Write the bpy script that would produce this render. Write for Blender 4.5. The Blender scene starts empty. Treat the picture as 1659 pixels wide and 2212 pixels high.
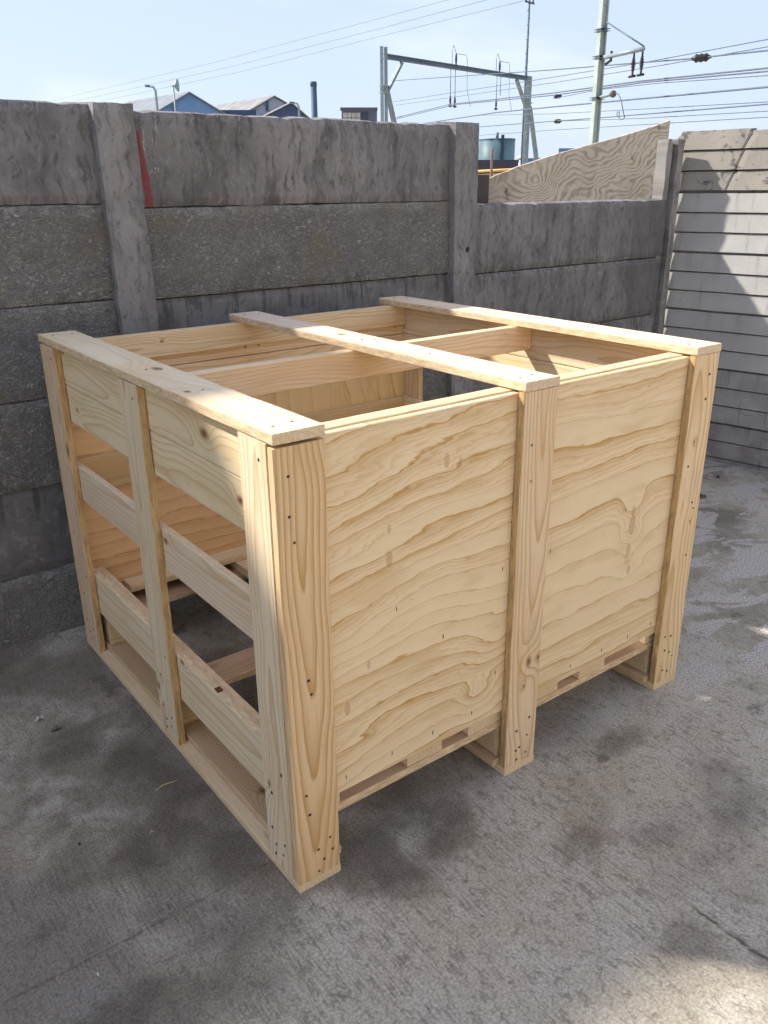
import bpy, bmesh, math, random
from mathutils import Vector, Matrix, noise as mnoise

# ------------------------------------------------------------------ camera, sky, sun, exposure
scn = bpy.context.scene
COL = scn.collection
YAW, PITCH, ROLL = 0.9225, -0.376, -0.0101
FPX = 1782.8                                   # focal length in pixels of a 1659 px wide picture
CAM = Vector((-0.700, -1.2558, 1.492))
fwd = Vector((math.cos(YAW)*math.cos(PITCH), math.sin(YAW)*math.cos(PITCH), math.sin(PITCH)))
rgt = fwd.cross(Vector((0, 0, 1))).normalized()
upv = rgt.cross(fwd)
RGT = rgt*math.cos(ROLL) + upv*math.sin(ROLL)
UPV = upv*math.cos(ROLL) - rgt*math.sin(ROLL)
cd = bpy.data.cameras.new('camera')
cam = bpy.data.objects.new('camera', cd); COL.objects.link(cam)
M = Matrix((RGT, UPV, -fwd)).transposed().to_4x4(); M.translation = CAM
cam.matrix_world = M
cd.sensor_fit = 'HORIZONTAL'; cd.sensor_width = 36; cd.lens = FPX*36/1659
cd.clip_start = 0.05; cd.clip_end = 4000
scn.camera = cam

SUN_TO = Vector((0.85, -1.0, -1.12)).normalized()
sun_el = math.asin(-SUN_TO.z)
sun_az = math.atan2(-SUN_TO.x, -SUN_TO.y)              # clockwise from +Y
w = bpy.data.worlds.new('World'); scn.world = w; w.use_nodes = True
wn, wl = w.node_tree.nodes, w.node_tree.links
bg = wn['Background']
sky = wn.new('ShaderNodeTexSky'); sky.sky_type = 'NISHITA'; sky.sun_disc = False
sky.sun_elevation = sun_el; sky.sun_rotation = sun_az
sky.altitude = 20; sky.air_density = 1.0; sky.dust_density = 1.0; sky.ozone_density = 2.0
# thin high haze over the whole sky, with faint streaks of cirrus
hz = wn.new('ShaderNodeMix'); hz.data_type = 'RGBA'; hz.inputs[0].default_value = 0.88
wtc = wn.new('ShaderNodeTexCoord'); wmp = wn.new('ShaderNodeMapping'); wmp.inputs['Scale'].default_value = (1.3, 1.3, 5.0)
wnz = wn.new('ShaderNodeTexNoise'); wnz.inputs['Scale'].default_value = 2.2; wnz.inputs['Detail'].default_value = 5
wl.new(wtc.outputs['Generated'], wmp.inputs[0]); wl.new(wmp.outputs[0], wnz.inputs['Vector'])
wmr = wn.new('ShaderNodeMapRange'); wmr.interpolation_type = 'SMOOTHSTEP'
for i, x in zip((1, 2, 3, 4), (.44, .72, 0, .85)): wmr.inputs[i].default_value = x
wl.new(wnz.outputs['Fac'], wmr.inputs[0])
hc = wn.new('ShaderNodeMix'); hc.data_type = 'RGBA'
hc.inputs[6].default_value = (1.98, 2.30, 3.15, 1); hc.inputs[7].default_value = (2.80, 2.95, 3.4, 1)
wl.new(wmr.outputs[0], hc.inputs[0]); wl.new(hc.outputs[2], hz.inputs[7])
wl.new(sky.outputs[0], hz.inputs[6]); wl.new(hz.outputs[2], bg.inputs[0]); bg.inputs[1].default_value = 0.15

sl = bpy.data.lights.new('sun', 'SUN'); sl.energy = 3.3; sl.angle = math.radians(1.8); sl.color = (1.0, 0.95, 0.88)
so = bpy.data.objects.new('sun', sl); COL.objects.link(so)
so.rotation_euler = SUN_TO.to_track_quat('-Z', 'Y').to_euler(); so.location = (-6, 12, 14)

vs = scn.view_settings
vs.view_transform = 'Standard'; vs.look = 'None'; vs.gamma = 1; vs.use_curve_mapping = False
vs.exposure = 1.16
scn.render.engine = 'CYCLES'
scn.cycles.use_denoising = True
scn.cycles.use_adaptive_sampling = True; scn.cycles.adaptive_threshold = .03; scn.cycles.adaptive_min_samples = 16
w.cycles.sampling_method = 'MANUAL'; w.cycles.sample_map_resolution = 256
scn.cycles.max_bounces = 4; scn.cycles.diffuse_bounces = 3; scn.cycles.glossy_bounces = 1
scn.cycles.caustics_reflective = False; scn.cycles.caustics_refractive = False

# ------------------------------------------------------------------ node helper
class S:
    def __init__(s, t, k): s.t, s.k = t, k
    def __add__(s, o): return s.t.m('ADD', s, o)
    __radd__ = __add__
    def __sub__(s, o): return s.t.m('SUBTRACT', s, o)
    def __rsub__(s, o): return s.t.m('SUBTRACT', o, s)
    def __mul__(s, o): return s.t.m('MULTIPLY', s, o)
    __rmul__ = __mul__
    def __truediv__(s, o): return s.t.m('DIVIDE', s, o)

class T:
    """A material under construction."""
    def __init__(s, name, rough=0.8, spec=0.3):
        s.mat = bpy.data.materials.new(name); s.mat.use_nodes = True
        s.n, s.l = s.mat.node_tree.nodes, s.mat.node_tree.links
        s.b = s.n['Principled BSDF']
        s.b.inputs['Roughness'].default_value = rough
        s.b.inputs['Specular IOR Level'].default_value = spec
        s.tc = None
    def put(s, sock, v):
        if isinstance(v, S): s.l.new(v.k, sock)
        else: sock.default_value = v
    def m(s, op, *a, clamp=False):
        n = s.n.new('ShaderNodeMath'); n.operation = op; n.use_clamp = clamp
        for i, v in enumerate(a): s.put(n.inputs[i], v)
        return S(s, n.outputs[0])
    def coord(s, which='Object'):
        if s.tc is None: s.tc = s.n.new('ShaderNodeTexCoord')
        return S(s, s.tc.outputs[which])
    def world(s):
        g = s.n.new('ShaderNodeNewGeometry'); return S(s, g.outputs['Position'])
    def sep(s, v):
        n = s.n.new('ShaderNodeSeparateXYZ'); s.l.new(v.k, n.inputs[0])
        return [S(s, o) for o in n.outputs]
    def vec(s, x, y, z):
        n = s.n.new('ShaderNodeCombineXYZ')
        for i, v in enumerate((x, y, z)): s.put(n.inputs[i], v)
        return S(s, n.outputs[0])
    def noise(s, v, scale=1.0, detail=2.0, rough=0.5, dist=0.0):
        n = s.n.new('ShaderNodeTexNoise'); s.l.new(v.k, n.inputs['Vector'])
        n.inputs['Scale'].default_value = scale; n.inputs['Detail'].default_value = detail
        n.inputs['Roughness'].default_value = rough; n.inputs['Distortion'].default_value = dist
        return S(s, n.outputs['Fac'])
    def voro(s, v, scale, feature='F1', out='Distance', rnd=1.0):
        n = s.n.new('ShaderNodeTexVoronoi'); s.l.new(v.k, n.inputs['Vector']); n.feature = feature
        n.inputs['Scale'].default_value = scale; n.inputs['Randomness'].default_value = rnd
        return S(s, n.outputs[out])
    def smooth(s, v, a, b, lo=0.0, hi=1.0):
        n = s.n.new('ShaderNodeMapRange'); n.interpolation_type = 'SMOOTHSTEP'
        s.put(n.inputs[0], v)
        for i, x in zip((1, 2, 3, 4), (a, b, lo, hi)): n.inputs[i].default_value = x
        return S(s, n.outputs[0])
    def mix(s, f, a, b, mode='MIX'):
        n = s.n.new('ShaderNodeMix'); n.data_type = 'RGBA'; n.blend_type = mode
        s.put(n.inputs[0], f)
        for sock, v in ((n.inputs[6], a), (n.inputs[7], b)):
            if isinstance(v, S): s.l.new(v.k, sock)
            else: sock.default_value = (*v, 1)
        return S(s, n.outputs[2])
    def scale(s, c, f):
        n = s.n.new('ShaderNodeVectorMath'); n.operation = 'SCALE'
        s.l.new(c.k, n.inputs[0]); s.put(n.inputs[3], f); return S(s, n.outputs[0])
    def color(s, c):
        if isinstance(c, S): s.l.new(c.k, s.b.inputs['Base Color'])
        else: s.b.inputs['Base Color'].default_value = (*c, 1)
    def rough(s, r): s.put(s.b.inputs['Roughness'], r)
    def bump(s, h, dist=0.002, strength=1.0):
        n = s.n.new('ShaderNodeBump'); s.l.new(h.k, n.inputs['Height'])
        n.inputs['Distance'].default_value = dist; n.inputs['Strength'].default_value = strength
        s.l.new(n.outputs[0], s.b.inputs['Normal'])

# ------------------------------------------------------------------ wood
EARLY, LATE = (0.85, 0.67, 0.44), (0.57, 0.34, 0.145)
def wood(seed, ax, sp=0.009, pith=None, taper=None, knots=(), tone=1.0, early=EARLY, late=LATE, sawn=0.35, contrast=0.75, side=None, pw=4.5):
    """Flat-sawn pine: growth rings round a pith that runs almost along the board, bent round knots."""
    R = random.Random(seed)
    t = T('pine_%d' % seed, 0.70, 0.25)
    va, vb, vc = R.uniform(.94, 1.02), R.uniform(.975, 1.02), R.uniform(.93, 1.06)
    early = (early[0]*va, early[1]*va*vb, early[2]*va*vc)
    c = dict(zip('xyz', t.sep(t.coord())))
    nn = dict(zip('xyz', t.sep(t.coord('Normal'))))
    l, wd, th = (c[a] for a in ax)
    s1 = R.uniform(0, 50)
    if pith is None: pith = (R.uniform(-.05, .05), R.uniform(.03, .09)*R.choice((-1, 1)))
    if taper is None: taper = R.uniform(-.03, .03)
    a1 = t.noise(t.vec(l*1.6+s1, wd*3.0, th*3.0), 1, 2) - .5
    cw = wd + pith[0] + a1*.08
    ct = th + pith[1] + l*taper + a1*a1*.12
    r = t.m('SQRT', cw*cw + ct*ct) + (t.noise(t.vec(l*8+s1, wd*45, th*45), 1, 2)-.5)*.0045
    kmask = None; kdark = None
    for kl, kw, kr in knots:
        dl, dw = (l-kl)*.62, wd-kw
        d2 = dl*dl + dw*dw
        g = t.m('EXPONENT', d2*(-1.0/(1.9*kr)**2))
        r = r + g*(kr*1.5)
        d = t.m('SQRT', d2)*(1/kr) + a1*.5
        k1 = t.smooth(d, .45, 1.05, 1, 0); k2 = t.smooth(d, .12, .62, 1, 0)
        kmask = k1 if kmask is None else t.m('MAXIMUM', kmask, k1)
        kdark = k2 if kdark is None else t.m('MAXIMUM', kdark, k2)
    ring = t.m('FRACT', r*(1/sp) + a1*2.0)
    band = t.m('POWER', ring, pw) * t.smooth(ring, .90, 1.0, 1, 0)
    fib = t.noise(t.vec(l*11+s1, wd*300, th*300), 1, 2, .6)
    blot = t.noise(t.vec(l*2.2+s1, wd*14, th*14), 1, 2)
    col = t.mix(t.m('MINIMUM', band*contrast*1.35, .95), early, late)
    col = t.mix(t.smooth(blot, .45, .72)*.40, col, (early[0]*.84, early[1]*.70, early[2]*.48))
    col = t.mix(t.smooth(fib, .50, .78)*.38, col, late)
    sm = t.noise(t.vec(l*5+s1, wd*11, th*11+2), 1, 4, .7)
    col = t.mix(t.smooth(sm, .57, .72)*.22, col, (.42, .33, .24))
    # rough sawn narrow faces and end grain
    sides = t.smooth(t.m('ABSOLUTE', nn[ax[1]]), .6, .8)
    ends = t.smooth(t.m('ABSOLUTE', nn[ax[0]]), .6, .8)
    if side == 'brown':
        spk = t.noise(t.vec(l*22, wd*150, th*150), 1, 3, .7)
        col = t.mix(sides*.85, col, t.mix(t.smooth(spk, .3, .7), (.36, .205, .075), (.62, .42, .18)))
    else:
        spk = t.noise(t.vec(l*34, wd*170, th*170), 1, 3, .65)
        col = t.mix(sides*sawn, col, t.mix(t.smooth(spk, .25, .75), (.52, .35, .18), (.84, .65, .41)))
    col = t.mix(ends*.5, col, t.mix(t.smooth(spk, .3, .7), (.52, .36, .19), (.84, .66, .42)))
    if kmask is not None:
        f = (1-sides)
        col = t.mix(kmask*f*.75, col, (.40, .215, .10))
        col = t.mix(kdark*f*.85, col, (.13, .07, .05))
    if tone != 1.0: col = t.scale(col, tone)
    t.color(col)
    t.bump(fib*.35 + (sides+ends)*spk*1.3, .0012, .7)
    return t.mat

def plywood(seed, ax, knots=(), early=(0.85, 0.67, 0.425), late=(0.55, 0.315, 0.105), freq=19.0, slant=0.0, tone=1.0, wob=.20, spots=()):
    """Rotary-cut veneer: contour bands of a slowly varying height field."""
    R = random.Random(seed)
    t = T('plywood_%d' % seed, 0.66, 0.3)
    c = dict(zip('xyz', t.sep(t.coord())))
    nn = dict(zip('xyz', t.sep(t.coord('Normal'))))
    l, wd, th = (c[a] for a in ax)
    s1 = R.uniform(0, 50)
    v = wd + l*slant
    v = v + (t.noise(t.vec(l*1.15+s1, wd*2.6, 0.0), 1, 1.5)-.5)*wob
    v = v + (t.noise(t.vec(l*2.6+s1, wd*12, 3.0), 1, 3, .6)-.5)*.075
    v = v + (t.noise(t.vec(l*16+s1, wd*70, 3.0), 1, 2, .7)-.5)*.010
    for kl, kw, kr, amp in knots:
        dl, dw = (l-kl)*.8, wd-kw
        v = v + t.m('EXPONENT', (dl*dl+dw*dw)*(-1/(kr*kr)))*amp
    blot = t.noise(t.vec(l*3+s1, wd*9, 0), 1, 2)
    ph = v*freq
    ring = t.m('FRACT', ph)
    wsel = t.n.new('ShaderNodeTexWhiteNoise'); wsel.noise_dimensions = '1D'; t.l.new(t.m('FLOOR', ph).k, wsel.inputs['W'])
    wr = S(t, wsel.outputs['Value'])
    brk = t.smooth(t.noise(t.vec(l*6+s1, wd*22, 6.0), 1, 2), .30, .62)
    band = t.m('POWER', ring, 1.7)*t.smooth(ring, .93, 1.0, 1, 0)*(wr*.85+.22)*(brk*.7+.35)
    line = t.smooth(ring, .88, .94)*t.smooth(ring, .955, .985, 1, 0)*(wr*.5+.40)
    fine = t.m('FRACT', ph*4.0+wr*3)
    band = band + t.m('POWER', fine, 3.0)*t.smooth(fine, .9, 1.0, 1, 0)*t.smooth(wr, .35, .6)*.55
    fib = t.noise(t.vec(l*13+s1, wd*260, th*260), 1, 2, .6)
    col = t.mix(t.m('MINIMUM', band*.80+line*.75, .97), early, late)
    col = t.mix(t.smooth(blot, .55, .70)*.40, col, (.62, .42, .185))
    col = t.mix(t.smooth(fib, .52, .8)*.26, col, late)
    dash = t.noise(t.vec(l*24+s1, wd*230, 0), 1, 1)
    col = t.mix(t.smooth(dash, .70, .76)*t.smooth(blot, .40, .5, 1, 0)*.5, col, (.36, .23, .11))
    edge = 1 - t.smooth(t.m('ABSOLUTE', nn[ax[2]]), .6, .8)
    lay = t.m('FRACT', th*(1/.0052))
    col = t.mix(edge*t.smooth(lay, .45, .55)*.5, col, (.52, .36, .19))
    for kl, kw, kr in spots:
        dl, dw = l-kl, (wd-kw)*.45
        d = t.m('SQRT', dl*dl+dw*dw)*(1/kr)
        col = t.mix(t.smooth(d, .5, 1.0, 1, 0)*.45, col, (.44, .26, .10))
        col = t.mix(t.smooth(t.m('ABSOLUTE', d-.85), .0, .18, 1, 0)*.5, col, (.34, .19, .08))
    t.color(col)
    t.bump(fib, .0004, .6)
    return t.mat

def flat(name, c, rough=0.6, metal=0.0, var=0.12, scale=6.0, spec=.3):
    t = T(name, rough, spec); t.b.inputs['Metallic'].default_value = metal
    n = t.noise(t.coord(), scale, 4, .6)
    t.color(t.mix(t.smooth(n, .3, .7), tuple(x*(1-var) for x in c), tuple(min(1, x*(1+var)) for x in c)))
    t.bump(n, .002, .3)
    return t.mat

# ------------------------------------------------------------------ object helpers
def link(name, me, mat=None, parent=None, loc=(0, 0, 0), rot=None):
    o = bpy.data.objects.new(name, me); COL.objects.link(o)
    o.location = loc
    if rot: o.rotation_euler = rot
    if mat is not None: me.materials.append(mat)
    if parent is not None: o.parent = parent
    return o
def thing(name, label, cat, loc=(0, 0, 0), rotz=0, group=None):
    o = bpy.data.objects.new(name, None); COL.objects.link(o)
    o.location = loc; o.rotation_euler = (0, 0, rotz); o.empty_display_size = .1
    o['label'] = label; o['category'] = cat
    if group: o['group'] = group
    return o
def tag(o, label, cat, group=None):
    o['label'] = label; o['category'] = cat
    if group: o['group'] = group
    return o
def mesh(name, v, f, smooth=False):
    me = bpy.data.meshes.new(name); me.from_pydata(v, [], f); me.update()
    bm = bmesh.new(); bm.from_mesh(me); bmesh.ops.recalc_face_normals(bm, faces=bm.faces); bm.to_mesh(me); bm.free()
    if smooth:
        for p in me.polygons: p.use_smooth = True
    return me

BN = [0]
def board(name, x, y, z, ax, mat, parent, bev=.0018, jit=.0007, bow=0.0):
    """A sawn board filling the box x,y,z (pairs); ax = its length, width, thickness axes."""
    BN[0] += 1
    rng = dict(x=x, y=y, z=z)
    c = Vector([(a[0]+a[1])/2 for a in (x, y, z)])
    ii = {'x': 0, 'y': 1, 'z': 2}
    L, W, H = (rng[a][1]-rng[a][0] for a in ax)
    n = max(2, int(L/.07))
    b = min(bev, H*.2)
    prof = [(-W/2+b, -H/2), (W/2-b, -H/2), (W/2, -H/2+b), (W/2, H/2-b), (W/2-b, H/2), (-W/2+b, H/2), (-W/2, H/2-b), (-W/2, -H/2+b)]
    V, F = [], []
    seed = BN[0]*3.71
    for i in range(n+1):
        u = -L/2 + L*i/n
        for k, (p, q) in enumerate(prof):
            j1 = mnoise.noise(Vector((u*14, k*1.7, seed)))*jit
            j2 = mnoise.noise(Vector((u*14, k*1.7+40, seed)))*jit
            e = (mnoise.noise(Vector((k*2.1, seed, i)))*.0008) if i in (0, n) else 0
            co = [0, 0, 0]
            co[ii[ax[0]]] = u+e; co[ii[ax[1]]] = p+j1; co[ii[ax[2]]] = q+j2 + bow*(1-(2*u/L)**2)
            V.append(co)
    for i in range(n):
        for k in range(8):
            a, d = i*8+k, i*8+(k+1) % 8
            F.append((a, d, d+8, a+8))
    F.append(tuple(range(7, -1, -1))); F.append(tuple(n*8+k for k in range(8)))
    return link(name, mesh(name, V, F), mat, parent, c)

# ------------------------------------------------------------------ ground
def ground_material():
    t = T('yard_concrete', .85, .25)
    P = t.world(); x, y, z = t.sep(P)
    big = t.noise(P, 1.15, 3, .55)
    mid = t.noise(P, 5.0, 4, .62, .4)
    fine = t.noise(P, 150, 4, .75)
    warp = (big-.5)*.07 + (mid-.5)*.008
    br = t.noise(t.vec((x+warp)*230, y*9, 0), 1, 2, .6)
    zone = t.smooth(x, 1.0, 1.9)
    brm = t.smooth(t.noise(P, 2.3, 3), .38, .62)*(1-zone*.9)
    col = t.mix(t.smooth(big, .35, .62), (.300, .257, .195), (.458, .405, .320))
    col = t.mix(t.smooth(mid, .47, .62)*.70, col, (.50, .455, .385))
    # blotchy worn skin between the lines
    sk = t.noise(t.vec(x*1.0, y*.6, 3), 48, 4, .74, .9)
    col = t.mix(t.smooth(sk, .52, .62)*.50, col, (.165, .145, .116))
    col = t.mix(t.smooth(sk, .36, .44, 1, 0)*.35, col, (.46, .42, .37))
    # broom lines
    col = t.mix(t.smooth(br, .48, .62)*brm*t.smooth(sk, .36, .56, .40, 1)*.50, col, (.150, .130, .104))
    # oily dark stains
    st = t.noise(t.vec(x*.9+4.3, y*1.0+1.2, 7), 1.7, 4, .55, .3)
    left = t.smooth(x, -.20, .5, .105, -.03)
    col = t.mix(t.smooth(st+left, .50, .66)*.66, col, (.115, .096, .075))
    col = t.mix(t.smooth(mid, .30, .38, 1, 0)*.6, col, (.11, .093, .078))
    rs = t.noise(t.vec(x+31.0, y+8, 2), 2.6, 4, .6)
    col = t.mix(t.smooth(rs, .60, .72)*.35, col, (.25, .175, .13))
    # old oil and damp marks, each where it was spilt
    for bx, by, ra, rb, f_ in ((.24, -.06, .22, .10, .62), (-.20, .62, .20, .28, .50), (-.46, -.02, .10, .07, .60), (.60, -.30, .09, .05, .45), (.58, -.60, .10, .05, .40), (-.05, .20, .10, .08, .35), (1.05, -.10, .10, .06, .45), (-.42, .36, .16, .10, .40)):
        ex, ey = (x-bx)*(1/ra), (y-by)*(1/rb)
        dd = ex*ex + ey*ey + (mid-.5)*6.0 + (big-.5)*4.0 + (sk-.5)*1.6
        col = t.mix(t.smooth(dd, .0, 1.5, 1, 0)*f_*.9, col, (.085, .071, .056))
    # pale worn cement skin on the far right side
    wp = t.noise(t.vec(x*1.1-y*.5, y*1.9+x*.6+2.0, 5), 3.0, 6, .66, .5)
    wm = zone*t.smooth(wp, .50, .53)
    col = t.mix(wm*.9, col, t.mix(t.smooth(fine, .4, .6), (.40, .36, .315), (.58, .53, .475)))
    # slab joint and one crack
    wj = (mid-.5)*.030 + (sk-.5)*.010
    j = t.smooth(t.m('ABSOLUTE', y-.126+wj), .001, .006, 1, 0)*t.smooth(x, .0, .1, 1, 0)*t.smooth(sk+big*.5, .62, .80)
    k = t.smooth(t.m('ABSOLUTE', x-.675+(mid-.5)*.09+(sk-.5)*.012), .001, .008, 1, 0)*t.smooth(y, -.54, -.60, 0, 1)
    crack = t.m('MAXIMUM', j*.5, k*t.smooth(sk, .35, .55, .3, 1))
    col = t.mix(crack*.8, col, (.06, .05, .042))
    col = t.scale(col, t.smooth(fine, .30, .70, .66, 1.30))
    t.color(col)
    t.bump(br*brm*.8 + fine*1.0, .0022, .8)
    t.rough(t.smooth(st, .5, .64, .88, .66))
    return t.mat
G = 2500.0
# one sheet: fine cells near the camera, stretched far out to the horizon
edges = [-G, -400, -60, -12, -4] + [i*.5 for i in range(-6, 13)] + [9, 20, 60, 400, G]
V = [(a, b, 0) for a in edges for b in edges]
K = len(edges)
F = [(i*K+j, (i+1)*K+j, (i+1)*K+j+1, i*K+j+1) for i in range(K-1) for j in range(K-1)]
gr = link('ground', mesh('ground', V, F), ground_material()); gr['kind'] = 'structure'

# ------------------------------------------------------------------ concrete walls
def concrete(seed, kind, base=(.228, .217, .212), dark=(.116, .110, .108), pale=(.34, .328, .315), paint=None, split=None, hh=.15):
    R = random.Random(seed); t = T('concrete_%s_%d' % (kind, seed), .9, .2)
    P = t.coord(); x, y, z = t.sep(P)
    o = R.uniform(0, 40)
    Q = t.vec(x+o, y, z+o*.37)
    big = t.noise(Q, 2.1, 4, .55); mid = t.noise(Q, 8, 4, .6); fine = t.noise(Q, 90, 3, .6)
    col = t.mix(t.smooth(big, .32, .68), tuple(b*.80 for b in base), tuple(b*1.14 for b in base))
    h = fine*.25 + mid*.3
    pits = t.voro(Q, 70, 'F1')
    if kind == 'streak':
        s = t.noise(t.vec(x*6+o+(mid-.5)*1.2, 0, z*2.0), 1, 4, .65)
        s2 = t.noise(t.vec(x*30+o+(mid-.5)*2, 0, z*4.5), 1, 3, .65)
        col = t.mix(t.smooth(s, .44, .66)*.75, col, dark)
        edge = t.smooth(t.m('ABSOLUTE', z)+(mid-.5)*.10-(hh-.15), .10, .16)
        col = t.mix(edge*t.smooth(s2, .42, .60)*.55, col, tuple(d*.7 for d in dark))
        col = t.mix(t.smooth(z+(s2-.5)*.12-(hh-.15), .115, .150)*t.smooth(fine, .50, .62)*.5, col, (.44, .42, .395))
        col = t.mix(t.smooth(s, .42, .26)*.45, col, pale)
        col = t.mix(t.smooth(s2, .52, .70)*.55, col, tuple(d*.7 for d in dark))
        col = t.mix(t.smooth(s2, .36, .28)*.5, col, pale)
        wm = t.noise(t.vec(x*44+o+(mid-.5)*5, 0, z*15+(big-.5)*6), 1, 4, .72, .25)
        col = t.mix(t.smooth(wm, .52, .66)*.58, col, tuple(d*.55 for d in dark))
        col = t.mix(t.smooth(wm, .44, .30)*.6, col, pale)
        h = wm*-1.1 + fine*.3
    elif kind == 'rough':
        g = t.noise(t.vec(x*1.0+o, 0, z*1.35), 88, 3, .65, 1.1)
        g2 = t.noise(Q, 26, 3, .6, .8)
        gg = t.smooth(g, .36, .66)*.75 + t.smooth(g2, .3, .7)*.45
        col = t.mix(t.smooth(g, .40, .58, 1, 0)*.7, col, dark)
        col = t.mix(t.smooth(g, .50, .70)*.40, col, pale)
        col = t.mix(t.smooth(mid*.5+big*.5, .46, .60)*.5, col, dark)
        col = t.mix(t.smooth(t.m('ABSOLUTE', z)+(mid-.5)*.12, .105, .15)*t.smooth(g2, .40, .60)*.5, col, pale)
        col = t.mix(t.smooth(g2, .5, .68)*.22, col, pale)
        col = t.mix(t.smooth(t.noise(Q, 5, 3), .55, .7)*.4, col, (.33, .265, .17))
        h = gg*2.6
    else:                                  # smooth, bluish
        s = t.noise(t.vec(x*4+o, 0, z*5), 1, 5, .65)
        col = t.mix(t.smooth(s, .44, .64)*.65, col, dark)
        dr = t.noise(t.vec(x*36+o, 0, z*3.0), 1, 3, .6)
        col = t.mix(t.smooth(z+(dr-.5)*.25, .06, .13)*t.smooth(dr, .48, .62)*.6, col, tuple(d*.55 for d in dark))
        wm = t.noise(t.vec(x*22+o, 0, z*20), 1, 4, .72, .6)
        col = t.mix(t.smooth(wm, .54, .66)*.5, col, pale)
        col = t.mix(t.smooth(wm, .34, .44, 1, 0)*.5, col, tuple(d*.6 for d in dark))
        h = wm*.6 + fine*.3
    col = t.mix(t.smooth(pits, .05, .11, 1, 0)*t.smooth(mid, .45, .6)*.7, col, tuple(d*.5 for d in dark))
    if split is not None:                  # darker weathered end, with an edge of its own
        e = x + (t.noise(t.vec(0, 0, z), 12, 3)-.5)*.03
        col = t.mix(t.smooth(e, split-.008, split+.008)*.55, col, (.120, .114, .114))
    if paint is not None:                  # remnant of red paint
        x0, x1, lean = paint
        e = x - z*lean + (t.noise(Q, 28, 3)-.5)*.02
        m = t.smooth(e, x0-.004, x0+.004)*t.smooth(e, x1-.004, x1+.004, 1, 0)*t.smooth(t.noise(Q, 60, 3), .28, .40)*t.smooth(z, .075, .10, 1, 0)
        col = t.mix(m*.9, col, (.235, .055, .055))
        pw = t.smooth(e, x1, x1+.004)*t.smooth(e, x1+.03, x1+.10, 1, 0)*t.smooth(t.noise(t.vec(x*40, 0, z*18), 1, 3, .6, .5), .60, .66)
        col = t.mix(pw*.8, col, (.42, .40, .37))
    t.color(col); t.bump(h, .0055 if kind == 'rough' else .0035, .9)
    return t.mat

def rough_slab(name, x0, x1, z0, z1, yf, th, seed, mat, parent, chip=.006, dx=.03, sag=(0, 0)):
    """A cast panel: uneven front skin, broken edges, real thickness. Local origin at its centre."""
    cx, cz = (x0+x1)/2, (z0+z1)/2
    nx, nz = max(4, int((x1-x0)/dx)), max(4, int((z1-z0)/.025))
    V, F = [], []
    def N(*a): return mnoise.noise(Vector(a))
    for side in (0, 1):
        for i in range(nx+1):
            for j in range(nz+1):
                u, v = x0+(x1-x0)*i/nx, z0+(z1-z0)*j/nz
                if j == nz: v += N(u*3, seed, 1)*chip*.3 + min(0, N(u*26, seed, 2)+.12)*chip*1.2
                if j == 0: v += N(u*4, seed, 3)*chip*.3 + max(0, N(u*30, seed, 12)-.1)*chip*.9
                if i == 0: u += N(v*11, seed, 4)*chip
                if i == nx: u += N(v*11, seed, 5)*chip
                v += sag[0] + (sag[1]-sag[0])*i/nx
                if side == 1: v += .008 if j == nz else (-.008 if j == 0 else 0)
                d = (N(u*2, v*2, seed)*.0025 + N(u*25, v*25, seed)*.0010)
                onb = i in (0, nx) or j in (0, nz)
                yy = (yf + d + (.005+abs(N(u*14, v*14, seed+9))*chip*.9 if onb else 0)) if side == 0 else yf+th
                V.append((u-cx, yy-yf, v-cz))
    def id(s, i, j): return s*(nx+1)*(nz+1)+i*(nz+1)+j
    for i in range(nx):
        for j in range(nz):
            F.append((id(0, i, j), id(0, i+1, j), id(0, i+1, j+1), id(0, i, j+1)))
            F.append((id(1, i, j), id(1, i, j+1), id(1, i+1, j+1), id(1, i+1, j)))
    for i in range(nx):
        for j in (0, nz): F.append((id(0, i, j), id(0, i+1, j), id(1, i+1, j), id(1, i, j)))
    for j in range(nz):
        for i in (0, nx): F.append((id(0, i, j), id(0, i, j+1), id(1, i, j+1), id(1, i, j)))
    return link(name, mesh(name, V, F), mat, parent, (cx, yf, cz))

WY = 1.548
bw = thing('concrete_wall', 'dark weathered precast concrete panel wall close behind the wooden crate', 'wall', (0, WY, 0))
bw_off = Vector((0, -WY, 0))
def wallpart(o):
    o.location = Vector(o.location)+bw_off; return o
BAYS = [(-1.165, .335, [-.06, .243, .551, .850, 1.147, 1.446, 1.739]),
        (.415, 1.825, [-.06, .238, .540, .838, 1.134, 1.431, 1.726]),
        (1.905, 3.352, [-.06, .222, .520, .816, 1.119, 1.413])]
KIND = [['rough', 'smooth', 'rough', 'rough', 'rough', 'streak'],
        ['rough', 'smooth', 'rough', 'smooth', 'rough', 'streak'],
        ['rough', 'streak', 'smooth', 'streak', 'streak']]
sd = 100
for bi, (x0, x1, zs) in enumerate(BAYS):
    for k in range(len(zs)-1):
        sd += 7
        kind = KIND[bi][k]
        kw = {}
        if kind == 'smooth': kw = dict(base=(.205, .197, .192), dark=(.110, .105, .102), pale=(.31, .30, .29))
        elif kind == 'rough': kw = dict(base=(.385, .368, .338), dark=(.19, .18, .165), pale=(.52, .50, .465))
        if bi == 1 and k == 5: kw = dict(paint=(-.684, -.658, -.10), base=(.235, .224, .217))
        if bi == 2 and k >= 3: kw = dict(split=.44, base=(.228, .217, .21))
        m_ = concrete(sd, kind, **kw)
        tops = k == len(zs)-2
        off = {('rough'): 0, 'streak': .006, 'smooth': .012}[kind]
        wallpart(rough_slab('panel', x0, x1, zs[k]+.0025, zs[k+1]-.0025, WY+off, .05, sd, m_, bw, chip=.011 if tops else .006))
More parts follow.
